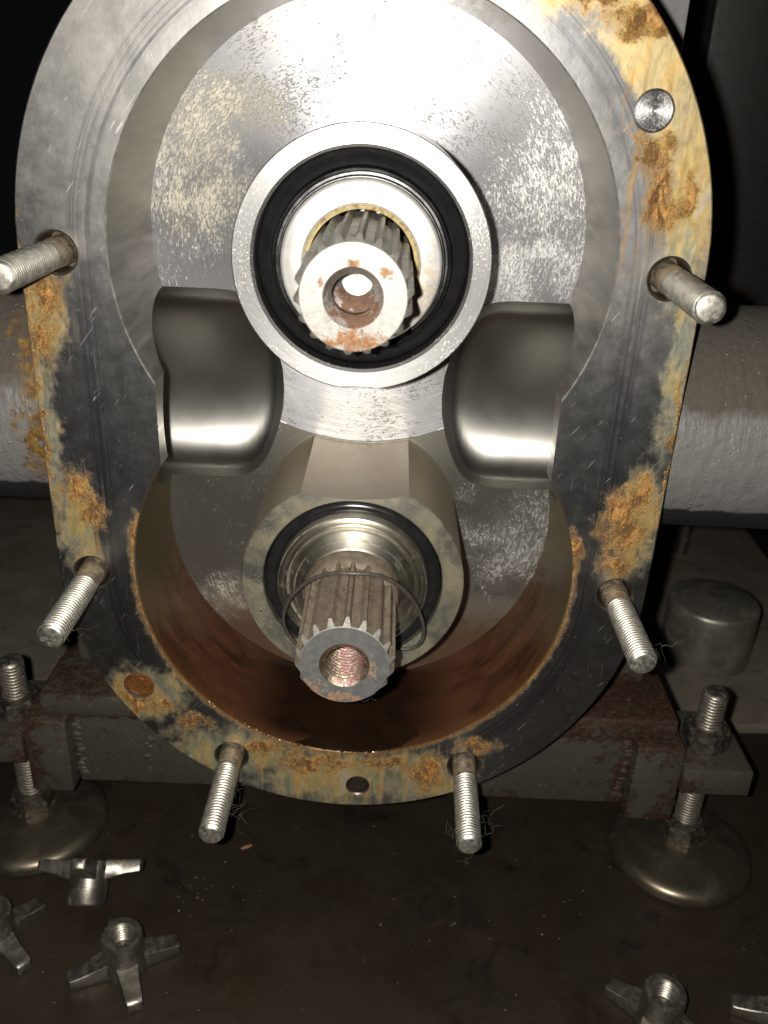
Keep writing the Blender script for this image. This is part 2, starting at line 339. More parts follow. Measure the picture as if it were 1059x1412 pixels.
def m_paint_pipe():
    t = MT('grey_hammered_paint')
    n1 = t.noise(.22, 5, .6); v = t.voro(.22); bl = t.mr(t.noise(.16, 4, .6, off=7), .60, .68)
    col = t.mix(n1, (.10, .099, .098), (.165, .163, .161))
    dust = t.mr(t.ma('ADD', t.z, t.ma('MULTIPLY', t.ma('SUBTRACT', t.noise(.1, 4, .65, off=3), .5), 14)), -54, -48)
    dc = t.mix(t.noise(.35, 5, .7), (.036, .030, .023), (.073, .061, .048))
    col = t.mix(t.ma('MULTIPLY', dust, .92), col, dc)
    ax = t.ma('ABSOLUTE', t.x)
    ru = t.ma('ADD', t.mr(ax, t.mr(t.x, -1, 1, 146, 122), 114), t.ma('MULTIPLY', t.ma('SUBTRACT', t.noise(.14, 5, .7, off=9), .5), 2.0))
    ru = t.ma('MULTIPLY', t.mr(ru, .62, .9), t.mr(t.z, -95, -80)); 
    rc = t.ramp(t.noise(.25, 5, .7, off=5), [(.3, (.03, .016, .006)), (.48, (.11, .06, .015)), (.6, (.21, .125, .022)), (.75, (.18, .15, .09))])
    col = t.mix(ru, col, rc)
    blk = t.mr(t.ma('ADD', t.z, t.ma('MULTIPLY', t.noise(.12, 5, .65, off=6), 5)), -87.2, -88.6)                         # near black below an uneven line along the underside
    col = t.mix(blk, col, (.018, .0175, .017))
    dots = t.mr(t.voro(.33), .22, .05); dots = t.ma('MULTIPLY', dots, t.mr(t.noise(.12, 3, off=23), .48, .6))
    runs = t.noise(1, 3, .6, vec=t.vm('MULTIPLY', t.pos, (.35, .12, .10)), off=9)
    h = t.ma('ADD', t.ma('MULTIPLY', n1, .9), t.ma('ADD', t.ma('MULTIPLY', runs, .8), t.ma('MULTIPLY', dots, .7)))
    col = t.mix(t.ma('MULTIPLY', dots, t.ma('MULTIPLY', .5, t.ma('SUBTRACT', 1.0, blk))), col, (.30, .295, .285))
    return t.out(col, t.mf(dust, .48, .85), 0.0, t.bump(h, .75, 1.0))

def m_frame():
    t = MT('rusty_grey_frame_paint')
    a = t.noise(.07, 5, .65, .5); b = t.noise(.5, 5, .7); c = t.noise(.12, 6, .72, .7, off=11)
    col = t.mix(a, (.033, .031, .025), (.052, .049, .040))
    # rust gathers on the ledges and joints of the frame
    edge = t.mx(t.mr(t.ma('ABSOLUTE', t.ma('SUBTRACT', t.z, -214)), 5, 0), t.mr(t.ma('ABSOLUTE', t.ma('SUBTRACT', t.z, -200)), 4, 0), t.mr(t.ma('ABSOLUTE', t.ma('SUBTRACT', t.z, -255)), 4, 0))
    sp = t.ma('MAXIMUM', t.spots([(-149, -230, 7, 26), (158, -233, 9, 7), (150, -250, 7, 12), (128, -235, 5, 25), (90, -200, 50, 14), (140, -205, 30, 12), (30, -253, 40, 6)]), -.7)
    v = t.ma('ADD', c, t.ma('ADD', t.ma('MULTIPLY', edge, .17), t.ma('MULTIPLY', sp, .13)))
    mk = t.mr(v, .455, .60)
    rc = t.ramp(b, [(.3, (.008, .0045, .003)), (.5, (.028, .0135, .007)), (.65, (.058, .029, .0135)), (.8, (.12, .098, .07))])
    col = t.mix(mk, col, rc)
    chips = t.mr(t.noise(.4, 4, .6, off=2), .66, .7)
    col = t.mix(t.ma('MULTIPLY', chips, .6), col, (.13, .13, .125))
    return t.out(col, t.mf(mk, .5, .62), t.mf(mk, .0, .1), t.bump(t.ma('ADD', t.ma('MULTIPLY', mk, t.ma('ADD', .5, b)), t.ma('MULTIPLY', a, .4)), .6, .5))

def m_floor():
    t = MT('oily_bench_steel')
    a = t.noise(.012, 5, .6, .5); b = t.noise(.08, 6, .7, .4); c = t.noise(.9, 4, .7)
    col = t.mix(t.mr(a, .35, .65), (.018, .0128, .0078), (.029, .021, .0132))
    blot = t.mr(t.noise(.045, 5, .7, .6, off=8), .56, .66)
    col = t.mix(t.ma('MULTIPLY', blot, .7), col, (.009, .006, .004))
    col = t.mix(t.ma('MULTIPLY', t.mr(b, .58, .72), .4), col, (.055, .042, .028))
    wet = t.mr(t.noise(.03, 4, .6, off=15), .5, .62)
    rough = t.ma('SUBTRACT', t.mr(b, .3, .7, .62, .44), t.ma('MULTIPLY', wet, .12))
    return t.out(col, rough, .25, t.bump(t.ma('ADD', t.ma('MULTIPLY', b, .8), t.ma('MULTIPLY', c, .35)), .5, .5))

M = dict(
    flange=m_flange(),
    disc_up=m_disc('upper_back_wall_steel', 0.0, [(-66, 36, 24, 22), (-62, 12, 24, 20), (-48, 45, 22, 16), (70, 25, 26, 42), (55, -8, 24, 20)], (.29, .29, .305), .03),
    disc_lo=m_disc('lower_back_wall_steel', AX, [(70, -128, 26, 26), (-60, -165, 12, 16), (-52, -172, 14, 8), (45, -72, 10, 14), (-47, -78, 8, 8)], (.34, .325, .28), .0),
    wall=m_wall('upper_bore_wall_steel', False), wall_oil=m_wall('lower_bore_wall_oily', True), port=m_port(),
    boss_up=m_boss('upper_boss_steel', 0.0, (.34, .34, .34), 0.0), boss_lo=m_boss('lower_boss_steel', AX, (.30, .295, .26), 1.0), cut=m_cut(),
    cast=m_simple('dark_casting', (.05, .05, .05), (.08, .08, .08), .5, .7, 0.0),
    paint=m_simple('grey_machine_paint', (.2, .2, .205), (.25, .25, .255), .4, .55, 0.0, .15, .3, .4),
    rubber=m_simple('black_rubber', (.008, .008, .009), (.014, .014, .015), .16, .24, 0.0, .2, .05, .05),
    retainer=m_simple('dark_retainer_steel', (.05, .05, .052), (.09, .09, .092), .22, .3, .9),
    carrier=m_simple('dark_seal_carrier', (.05, .045, .035), (.09, .08, .06), .35, .5, .6),
    seal_up=m_dirty('bright_seal_steel', (.66, .66, .64), (.76, .75, .72), .42, .48, .8, .4, (.42, .26, .05), .22, [(18, -8, 12, 18)], (.56, .66), .45, .5, .12, .08, 0.0),
    seal_lo=m_dirty('oily_seal_steel', (.48, .455, .385), (.58, .555, .48), .36, .42, 1.0, .7, (.15, .085, .03), .16, None, (.58, .72), .42, .5, .08, .06, AX),
    gold=m_dirty('stained_gland_ring', (.56, .45, .2), (.66, .56, .3), .4, .5, .6, .8, (.16, .07, .02), .4, None, (.5, .6)),
    shaft_up=m_dirty('dull_shaft_steel', (.26, .25, .225), (.33, .315, .28), .45, .6, .5, .5, (.12, .09, .06), .2, None, (.52, .64)),
    shaft_lo=m_dirty('brown_shaft_steel', (.20, .165, .125), (.27, .23, .18), .42, .55, .45, .8, (.085, .05, .03), .25, None, (.48, .62)),
    face_up=m_dirty('pale_shaft_end', (.21, .205, .195), (.33, .32, .30), .45, .54, .5, .95, (.20, .085, .022), .35, [(1, -12, 12, 5), (6, -12, 6, 4), (-5, -13, 8, 3), (9, 7, 2, 2), (0, 9, 2.5, 1.6), (-9, 4, 1.5, 1.5)], (.55, .66)),
    chamfer=m_dirty('worn_lit_tooth_ends', (.48, .47, .44), (.62, .61, .57), .40, .52, .7, .7, (.30, .2, .1), .4, None, (.56, .68)),  # worn tooth ends; light caught by their chamfers is put into the pale colour
    face_lo=m_dirty('worn_shaft_end', (.22, .225, .225), (.30, .30, .295), .40, .48, .75, .75, (.24, .10, .02), .3, [(-11, -131, 6, 5), (8, -121, 3, 5), (0, -133, 8, 3)], (.56, .64)),
    thread_up=m_dirty('rusted_thread', (.34, .32, .29), (.45, .43, .40), .3, .4, .9, .95, (.085, .034, .013), .25, [(1, -5, 9, 7)], (.49, .58)),
    thread_lo=m_dirty('thread_with_red_compound', (.24, .20, .145), (.32, .27, .20), .32, .42, .9, .85, (.16, .045, .05), .35, [(1, -121, 5, 9)], (.48, .6), .4),
    zinc=m_dirty('zinc_plated_stud', (.66, .64, .58), (.80, .78, .71), .36, .46, 1.0, .5, (.22, .17, .10), .35, None, (.54, .68), .55, .3, .2, .12, None, (4.82, 4.45, False)),
    shank=m_dirty('dull_stud_shank', (.38, .33, .25), (.48, .42, .33), .34, .44, .9, .7, (.18, .10, .05), .3, None, (.5, .64)),
    pin=m_dirty('turned_pin_steel', (.30, .30, .31), (.36, .36, .36), .36, .42, 1.0, .3, (.2, .12, .05), .3, turn=0.0),
    rustpin=m_dirty('rusty_pin', (.06, .03, .01), (.12, .065, .02), .3, .45, .2, .9, (.13, .045, .012), .3, None, (.4, .5), .35),
    hole=m_simple('dark_hole_steel', (.13, .115, .09), (.20, .17, .13), .4, .5, .9),
    pipe=m_paint_pipe(), frame=m_frame(), floor=m_floor(),
    footm=m_dirty('dull_stainless_foot', (.16, .135, .10), (.20, .172, .13), .31, .37, .9, .3, (.075, .06, .043), .05, None, (.5, .75), .55, .3, .12, .1),
    rod=m_dirty('grey_threaded_rod', (.26, .24, .205), (.34, .315, .275), .34, .44, .95, .5, (.10, .07, .05), .3, None, (.5, .62), .7, 0.0, .3, .2, None, (5.8, 5.45, True)),
    nut=m_dirty('grimy_nut_steel', (.105, .095, .08), (.15, .138, .12), .36, .46, .9, .75, (.07, .05, .03), .25, None, (.5, .64)),
    star=m_dirty('dark_cast_hand_nut', (.25, .235, .205), (.32, .30, .265), .33, .42, .95, .35, (.05, .04, .03), .2, None, (.5, .66), .5, .3),
    oil=m_simple('dark_oil', (.010, .0055, .0032), (.022, .012, .006), .04, .12, 0.0, .05, .05, .1),
    wire=m_dirty('grey_wire', (.075, .07, .065), (.12, .11, .10), .35, .45, .5, .6, (.10, .06, .03), .4),
    plate=m_dirty('pale_tray_steel', (.115, .10, .08), (.165, .142, .115), .55, .7, .2, .7, (.08, .06, .045), .03, None, (.5, .62)),
    cup=m_dirty('dull_cap_steel', (.25, .235, .20), (.31, .295, .25), .33, .42, .75, .6, (.09, .075, .05), .05, None, (.5, .66)),
    grit=m_simple('metal_grit', (.35, .32, .26), (.6, .56, .48), .25, .4, .7),
    lint=m_simple('pale_lint', (.11, .10, .075), (.18, .165, .13), .6, .8, 0.0),
    flake=m_simple('rust_flake', (.16, .08, .05), (.24, .14, .09), .6, .8, 0.0),
    panel=m_simple('black_cabinet_paint', (.020, .018, .016), (.028, .025, .022), .5, .6, 0.0),
)

# ------------------------------------------------------------------ object helpers
def link(o, parent=None):
    COL.objects.link(o)
    if parent is not None:
        o.parent = parent
    return o
def wloc(v): return Vector((v[0], v[1], v[2] + FLOOR)) * S
def thing(name, label, cat, at, group=None):
    """an Empty at the thing's base, at in pump millimetres"""
    o = bpy.data.objects.new(name, None); COL.objects.link(o)
    o.empty_display_size = .02; o.location = wloc(at); o['label'] = label; o['category'] = cat
    if group: o['group'] = group
    o['at'] = at
    return o
def tag(o, label, cat, group=None, kind=None):
    o['label'] = label; o['category'] = cat
    if group: o['group'] = group
    if kind: o['kind'] = kind
    return o
def finish(bm, name, mats, parent=None, origin=(0, 0, 0), smooth=35, loc=None, recalc=True):
    """bm is in millimetres; origin says which pump point its zero is"""
    if recalc: bmesh.ops.recalc_face_normals(bm, faces=bm.faces)
    bmesh.ops.scale(bm, vec=(S, S, S), verts=bm.verts)
    me = bpy.data.meshes.new(name); bm.to_mesh(me); bm.free()
    for q in (mats if isinstance(mats, (list, tuple)) else [mats]): me.materials.append(q)
    shade(me, smooth)
    o = bpy.data.objects.new(name, me); COL.objects.link(o)
    place(o, parent, origin)
    return o
def place(o, parent, origin):
    if parent is not None:
        o.parent = parent
        base = parent
        off = Vector(origin) * S
        # walk up: locations are plain translations in this scene when built
        w_ = Vector((0, 0, 0)); p = parent
        while p is not None: w_ += p.location; p = p.parent
        o.location = wloc(origin) - w_
    else:
        o.location = wloc(origin)
def shade(me, smooth):
    if smooth:
        me.polygons.foreach_set('use_smooth', [True] * len(me.polygons))
        me.set_sharp_from_angle(angle=math.radians(smooth))
def lathe(bm, prof, cx=0, cz=0, seg=64, axis='Y', mat=0, closed=False):
    """revolve (r, a) round an axis along Y (or X or Z)"""
    rings = []
    def P(r, a, t):
        c, s = r * math.cos(t), r * math.sin(t)
        if axis == 'Y': return (cx + c, a, cz + s)
        if axis == 'X': return (a, cx + c, cz + s)
        return (cx + c, cz + s, a)
    for r, a in prof:
        if r < 1e-6: rings.append([bm.verts.new(P(0, a, 0))])
        else: rings.append([bm.verts.new(P(r, a, 2 * PI * k / seg)) for k in range(seg)])
    pairs = list(zip(rings, rings[1:]))
    if closed: pairs.append((rings[-1], rings[0]))
    for A, B in pairs:
        if len(A) == 1 and len(B) == 1: continue
        for k in range(seg):
            k2 = (k + 1) % seg
            if len(A) == 1: f = bm.faces.new((A[0], B[k], B[k2]))
            elif len(B) == 1: f = bm.faces.new((A[k], A[k2], B[0]))
            else: f = bm.faces.new((A[k], A[k2], B[k2], B[k]))
            f.material_index = mat
    return rings
def box(bm, x0, x1, y0, y1, z0, z1, bev=0, mat=0):
    g = bmesh.ops.create_cube(bm, size=1)
    for v in g['verts']:
        v.co = ((x0 + x1) / 2 + v.co.x * (x1 - x0), (y0 + y1) / 2 + v.co.y * (y1 - y0), (z0 + z1) / 2 + v.co.z * (z1 - z0))
    if bev:
        es = set(e for v in g['verts'] for e in v.link_edges)
        bmesh.ops.bevel(bm, geom=list(es), offset=bev, segments=2, profile=.5, affect='EDGES')
def prism(bm, pts, y0, y1, ch=0):
    """loop of (x, z) points, from y0 to y1; ch = chamfer at the y0 end towards the inside"""
    def ring(y, ins):
        out = []
        n = len(pts)
        for i, (x, z) in enumerate(pts):
            if ins:
                px, pz = pts[i - 1]; nx, nz = pts[(i + 1) % n]
                tx, tz = nx - px, nz - pz; l = math.hypot(tx, tz)
                x, z = x - tz / l * ins, z + tx / l * ins
            out.append(bm.verts.new((x, y, z)))
        return out
    R = [ring(y0, ch)] + ([ring(y0 + ch, 0)] if ch else []) + [ring(y1, 0)]
    for A, B in zip(R, R[1:]):
        for k in range(len(A)):
            bm.faces.new((A[k], A[(k + 1) % len(A)], B[(k + 1) % len(A)], B[k]))
    bm.faces.new(R[0]); bm.faces.new(list(reversed(R[-1])))
def tube(bm, pts, r, sides=8, closed=False, caps=True):
    pts = [Vector(p) for p in pts]; n = len(pts); rings = []
    up = None
    for i, p in enumerate(pts):
        a = pts[max(i - 1, 0)]; b = pts[min(i + 1, n - 1)]
        t = (b - a).normalized()
        if up is None: up = t.orthogonal().normalized()
        up = (up - t * up.dot(t)).normalized(); s_ = t.cross(up)
        rr = r(i / (n - 1)) if callable(r) else r
        rings.append([bm.verts.new(p + (up * math.cos(2 * PI * k / sides) + s_ * math.sin(2 * PI * k / sides)) * rr) for k in range(sides)])
    for A, B in zip(rings, rings[1:]):
        for k in range(sides): bm.faces.new((A[k], A[(k + 1) % sides], B[(k + 1) % sides], B[k]))
    if caps: bm.faces.new(rings[0][::-1]); bm.faces.new(rings[-1])
def spline(pts, per=6):
    pts = [Vector(p) for p in pts]; out = []
    q = [pts[0]] + pts + [pts[-1]]
    for i in range(1, len(q) - 2):
        p0, p1, p2, p3 = q[i - 1:i + 3]
        for k in range(per):
            t = k / per
            out.append(.5 * ((2 * p1) + (p2 - p0) * t + (2 * p0 - 5 * p1 + 4 * p2 - p3) * t * t + (3 * p1 - p0 - 3 * p2 + p3) * t ** 3))
    out.append(pts[-1]); return out
def boolean(bm_a, cutters):
    """bm_a minus each cutter bmesh, exact; gives a new bmesh (all in mm)"""
    def ob(bm):
        bmesh.ops.recalc_face_normals(bm, faces=bm.faces)
        me = bpy.data.meshes.new('tmp'); bm.to_mesh(me); bm.free()
        o = bpy.data.objects.new('tmp', me); COL.objects.link(o); return o
    a = ob(bm_a); cs = [ob(c) for c in cutters]
    for c in cs:
        md = a.modifiers.new('b', 'BOOLEAN'); md.operation = 'DIFFERENCE'; md.solver = 'EXACT'; md.object = c
    dg = bpy.context.evaluated_depsgraph_get(); ev = a.evaluated_get(dg)
    me = bpy.data.meshes.new_from_object(ev)
    bm = bmesh.new(); bm.from_mesh(me)
    for o in [a] + cs:
        q = o.data; bpy.data.objects.remove(o); bpy.data.meshes.remove(q)
    bpy.data.meshes.remove(me)
    return bm

# ------------------------------------------------------------------ the bench
bm = bmesh.new(); box(bm, -900, 900, -500, 1100, -FLOOR - 12, -FLOOR)
fl = finish(bm, 'floor', M['floor'], smooth=0); fl['kind'] = 'structure'

# ------------------------------------------------------------------ the pump
RB, RO, DEP = 84.1, 113.9, 57.0
pump = thing('rotary_pump', 'opened twin-shaft rotary pump, bare steel bores behind a stained obround flange with studs', 'pump', (0, 40, -234))
def obround(R, n=96):
    pts = [(R * math.cos(PI * k / n), R * math.sin(PI * k / n)) for k in range(n + 1)]
    pts += [(R * math.cos(PI + PI * k / n), AX + R * math.sin(PI + PI * k / n)) for k in range(n + 1)]
    return pts
STUDS = [(-101.2, -1.0), (101.8, -1.0), (-101.2, -121.8), (101.8, -121.8), (-50, -209.1), (50, -209.1)]
PINS = [(88.4, 49.2), (-87.1, -174.3)]
def make_housing():
    b = bmesh.new(); R = []
    for rr, y in ((RO - .5, 0), (RO, .5), (RO, 18), (93, 18), (93, 99)): R.append([b.verts.new((x, y, z)) for x, z in obround(rr)])
    for A, B in zip(R, R[1:]):
        for k in range(len(A)): b.faces.new((A[k], A[(k + 1) % len(A)], B[(k + 1) % len(A)], B[k]))
    b.faces.new(R[0]); b.faces.new(R[-1])
    cuts = []
    c = bmesh.new(); lathe(c, [(0, -5), (RB + .5, -5), (RB + .5, -.001), (RB + .45, 0.05), (RB, .5), (RB, DEP + .4), (0, DEP + .4)], 0, 0, 192); cuts.append(c)
    c = bmesh.new(); lathe(c, [(0, -5), (RB + .5, -5), (RB + .5, -.001), (RB + .45, 0.05), (RB, .5), (RB, DEP - .3), (0, DEP - .3)], 0, AX, 192); cuts.append(c)
    c = bmesh.new(); box(c, -71.5, 71.5, -4, DEP - .1, -80.3, -40.1); cuts.append(c)
    prof = [(0, 33), (8, 33.4), (18, 35.6), (28, 39), (33.5, 42), (37, 44.8), (39.6, 48.5), (41, 52.5), (41.5, 57), (41.5, 97), (0, 97)]
    for sg in (-1, 1):
        c = bmesh.new(); n_ = 128; rings = []; xs = [33.02, 33.15, 33.5, 34, 34.7, 35.6, 36.8, 38.2, 40, 42, 44.5, 47.5, 51, 55, 60, 75, 97]
        def hh(x):
            for (r0, a0), (r1, a1) in zip(prof, prof[1:]):
                if a0 <= x <= a1 and a1 > a0: return (r0 + (r1 - r0) * (x - a0) / (a1 - a0)) * .976
            return 40.5
        for x in xs:
            u = min(1.0, (x - 33) / 9.0); D = 18.5 * math.sqrt(1 - (1 - u) ** 2); h_ = hh(x); row = []
            for k in range(n_):
                a = 2 * PI * k / n_; cz_, sz_ = math.cos(a), math.sin(a)
                if cz_ > 0:
                    e = .88                                   # a little squarer than an ellipse
                    yy = 57 + D * cz_ ** e; zz = h_ * math.copysign(abs(sz_) ** e, sz_)
                else: yy = 57 + 49 * h_ / 40.5 * cz_; zz = h_ * sz_
                row.append(c.verts.new((sg * x, yy, -62.5 + zz)))
            rings.append(row)
        for A, B in zip(rings, rings[1:]):
            for k in range(n_): c.faces.new((A[k], A[(k + 1) % n_], B[(k + 1) % n_], B[k]))
        c.faces.new(rings[0]); c.faces.new(rings[-1])
        cuts.append(c)
    c = bmesh.new()
    for x, z in STUDS: lathe(c, [(0, -3), (7.5, -3), (7.5, 0), (6.7, .8), (6.7, 14), (0, 14)], x, z, 32)
    for x, z in PINS: lathe(c, [(0, -3), (6.3, -3), (6.3, 6), (0, 6)], x, z, 32)
    lathe(c, [(0, -3), (5.2, -3), (5.2, 0), (4.7, .5), (4.7, 16), (0, 16)], 4.5, -222.6, 32)
    cuts.append(c)
    r = boolean(b, cuts)
    r.normal_update()
    for f in r.faces:
        p = f.calc_center_median(); n = f.normal
        m_ = 7
        if abs(p.y) < .02 and n.y < -.9: m_ = 0
        elif n.y < -.99 and DEP - 2 < p.y < DEP + 1 and False or (n.y < -.9999 and DEP - 2 < p.y < DEP + .45):
            m_ = 1 if p.y > DEP + .2 else 2
        elif abs(n.y) < .99 and any(math.hypot(p.x - x, p.z - z) < 7.6 for x, z in STUDS + [(4.5, -222.6)]) and p.y < 15: m_ = 6
        elif n.y < -.9 and p.y > 3 and p.y < 18: m_ = 6
        elif 33 < abs(p.x) < 97.5 and ((p.y > DEP - .2 and abs(p.z + 62) < 44) or abs(math.hypot((p.y - 57) / 1.21, p.z + 62.5) - 40.5) < .6): m_ = 5
        elif abs(math.hypot(p.x, p.z) - RB) < .7 and p.z > -50: m_ = 3
        elif abs(math.hypot(p.x, p.z - AX) - RB) < .7 and p.z < -66: m_ = 4
        elif abs(abs(p.x) - 71.5) < .3: m_ = 3
        elif abs(p.y) < .6: m_ = 0
        f.material_index = m_
    return r
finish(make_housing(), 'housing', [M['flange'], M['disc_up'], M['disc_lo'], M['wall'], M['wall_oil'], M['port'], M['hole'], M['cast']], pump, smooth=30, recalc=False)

def make_boss(cz, other, Rcut, ri=35.6):
    b = bmesh.new(); lathe(b, [(ri, -1.5 if cz > -1 else -2.1), (ri + (1.0 if cz > -1 else .4), -2.5), (42.4, -2.5), (42.8, -2.1), (42.8, DEP + 1), (ri, DEP + 1)], 0, cz, 128, closed=True)
    c = bmesh.new(); lathe(c, [(0, -12), (Rcut, -12), (Rcut, DEP + .7), (0, DEP + .7)], 0, other, 256)
    r = boolean(b, [c]); r.normal_update()
    for f in r.faces:
        p = f.calc_center_median()
        if abs(math.hypot(p.x, p.z - other) - Rcut) < .3 and abs(f.normal.y) < .3: f.material_index = 1
        elif cz < -1 and abs(f.normal.y) < .3 and math.hypot(p.x, p.z - cz) > 40: f.material_index = 1
    return r
bo = finish(make_boss(0, AX, 78.6), 'boss', [M['boss_up'], M['cut']], pump, recalc=False)
bo = finish(make_boss(AX, 0, 84.7, 34.6), 'boss', [M['boss_lo'], M['cut']], pump, recalc=False)
bo['label'] = 'lower boss with a concave milled top and yellow oil stains'

# seals
b = bmesh.new(); lathe(b, [(35.5, 30), (35.5, 7), (35.0, 6.2), (30.9, 2.6), (30.3, 2.4), (29.9, 2.9), (29.8, 30)], 0, 0, 128)
finish(b, 'rubber_seal', M['rubber'], pump)
b = bmesh.new(); lathe(b, [(29.7, 20), (29.7, -1.6), (29.4, -2.2), (28.7, -2.4), (28.3, -2.0), (28.2, 0.5), (27.5, .5), (27.4, -3.0), (27.1, -3.6), (26.8, -3.6), (26.6, -3.0), (26.6, 10)], 0, 0, 128)
finish(b, 'retainer_ring', M['retainer'], pump)
b = bmesh.new(); lathe(b, [(26.4, 14), (26.4, -3.8), (25.9, -4.8), (25.4, -5.2), (19.6, -5.6), (19.0, -5.2), (18.7, -4.6), (18.7, 14)], 0, 0, 128)
finish(b, 'seal_ring', M['seal_up'], pump)
b = bmesh.new(); lathe(b, [(18.65, 10), (18.65, -4.6), (18.4, -5.0), (17.4, -4.6), (17.3, 10)], 0, 0, 96)
finish(b, 'gland_ring', M['gold'], pump)
b = bmesh.new(); lathe(b, [(34.5, 16), (18, 16)], 0, AX, 96); finish(b, 'seal_carrier', M['carrier'], pump)
b = bmesh.new(); lathe(b, [(31.5 + 2.7 * math.cos(2 * PI * k / 20), .8 + 2.7 * math.sin(2 * PI * k / 20)) for k in range(20)], 0, AX, 128, closed=True)
finish(b, 'rubber_seal', M['rubber'], pump)['label'] = 'round black o-ring seal in the lower boss'
b = bmesh.new(); lathe(b, [(28.9, 16), (28.9, -3.4), (28.5, -4.2), (27.6, -4.5), (27.2, -4.1), (27.0, -3.3), (26.6, -3.3), (26.3, -4.6), (25.8, -5), (24.9, -5), (24.6, -4.2), (24.2, -4.2), (23.8, -5.1), (23.4, -5.4), (19.8, -9.2), (19.2, -9.9), (18.4, -10.1), (18.0, -9.6), (17.9, 5)], 0, AX, 128)
finish(b, 'seal_ring', M['seal_lo'], pump)

# splined shafts
def make_shaft(cz, seed, collar, yth):
    rnd = random.Random(seed)
    b = bmesh.new(); N = 18; prof = []
    ph = .1 if cz else .22
    for i in range(N):
        a0 = 2 * PI * (i + ph) / N
        for da, r in ((-.5, 14.95), (-.25, 14.95), (-.20, 15.5), (-.09, 16.8), (.09, 16.8), (.20, 15.5), (.25, 14.95)):
            prof.append((a0 + da * 2 * PI / N, r + (rnd.uniform(-.12, .08) if r > 16 else 0)))
    def ring(fr):
        out = []
        for a, r in prof:
            rr, y = fr(r); out.append(b.verts.new((rr * math.sin(a), y, cz + rr * math.cos(a))))
        return out
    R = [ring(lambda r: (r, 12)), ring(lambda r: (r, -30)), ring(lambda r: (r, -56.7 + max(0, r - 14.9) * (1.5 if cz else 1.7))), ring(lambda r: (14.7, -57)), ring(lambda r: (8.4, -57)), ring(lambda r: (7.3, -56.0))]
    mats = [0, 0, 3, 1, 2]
    y = -56.0; p = 1.75 if cz else 2.6
    nth = 13 if cz else 3
    for k in range(nth):
        for dy, rr in ((.30 * p, 6.25), (.5 * p, 6.25), (.85 * p, 7.25), (1.0 * p, 7.3)):
            R.append(ring(lambda r, rr=rr, yy=y + dy: (rr, yy))); mats.append(2)
        y += p
    if not cz:                                              # plain rusty counterbore, then thread
        for rr, yy in ((7.2, y), (7.2, y + 6), (5.4, y + 7)): R.append(ring(lambda r, rr=rr, yy=yy: (rr, yy))); mats.append(2)
        y += 7
        for k in range(8):
            for dy, rr in ((.5, 4.7), (.8, 4.7), (1.3, 5.4), (1.5, 5.4)): R.append(ring(lambda r, rr=rr, yy=y + dy: (rr, yy))); mats.append(2)
            y += 1.5
    for A, B, mi in zip(R, R[1:], mats):
        n = len(A)
        for k in range(n):
            f = b.faces.new((A[k], A[(k + 1) % n], B[(k + 1) % n], B[k])); f.material_index = mi
    f = b.faces.new(R[-1]); f.material_index = 2 if cz else 3
    if collar: lathe(b, [(17.85, 8), (17.85, -13.5), (17.3, -15.5), (15.5, -17.2), (14, -17.4)], 0, cz, 72)
    return b
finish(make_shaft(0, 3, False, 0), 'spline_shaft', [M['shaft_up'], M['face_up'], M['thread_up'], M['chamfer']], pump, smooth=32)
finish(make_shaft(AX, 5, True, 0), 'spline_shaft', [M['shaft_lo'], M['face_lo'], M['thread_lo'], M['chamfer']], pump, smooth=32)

# studs: real helical thread
def thread_mesh(r, depth, p, y0, y1, nseg=28, per=5, axis='Y'):
    """thread running from y0 down to y1 (towards the viewer), plus chamfered end"""
    b = bmesh.new(); n = int((y0 - y1) / p * per); rows = []
    for j in range(n + 1):
        y = y0 + (y1 - y0) * j / n; row = []
        for k in range(nseg):
            a = 2 * PI * k / nseg
            u = ((y0 - y) / p - k / nseg) % 1.0
            d = 1 - min(1, abs(u - .5) * 2.6)                # groove
            rr = r - depth * max(0, d)
            e = j / n
            lim = r - max(0, (1.1 - (y - y1))) * 1.0        # end chamfer
            rr = min(rr, lim)
            row.append(b.verts.new((rr * math.cos(a), y, rr * math.sin(a))))
        rows.append(row)
    for A, B in zip(rows, rows[1:]):
        for k in range(nseg): b.faces.new((A[k], A[(k + 1) % nseg], B[(k + 1) % nseg], B[k]))
    cap = rows[-1]
    c1 = [b.verts.new((v.co.x * .86, y1 - .15, v.co.z * .86)) for v in cap]
    for k in range(nseg): b.faces.new((cap[k], cap[(k + 1) % nseg], c1[(k + 1) % nseg], c1[k]))
    b.faces.new(c1)
    return b
b = thread_mesh(5.0, .82, 1.5, -10, -45.3, 32, 8)
k0 = len(b.faces)
b.faces.ensure_lookup_table()
lathe(b, [(4.45, -10.0), (4.75, -9.6), (4.75, -2), (5.0, -1.5), (5.0, 13.8)], 0, 0, 28, mat=1)
stud0 = finish(b, 'stud', [M['zinc'], M['shank']], pump, (STUDS[0][0], 0, STUDS[0][1]), smooth=50)
for i, (x, z) in enumerate(STUDS):
    o = stud0
    if i:
        o = stud0.copy(); COL.objects.link(o); o.parent = pump; place(o, pump, (x, 0, z))
    o.rotation_euler = (random.uniform(-.012, .012), 0 + i * .9, random.uniform(-.012, .012))
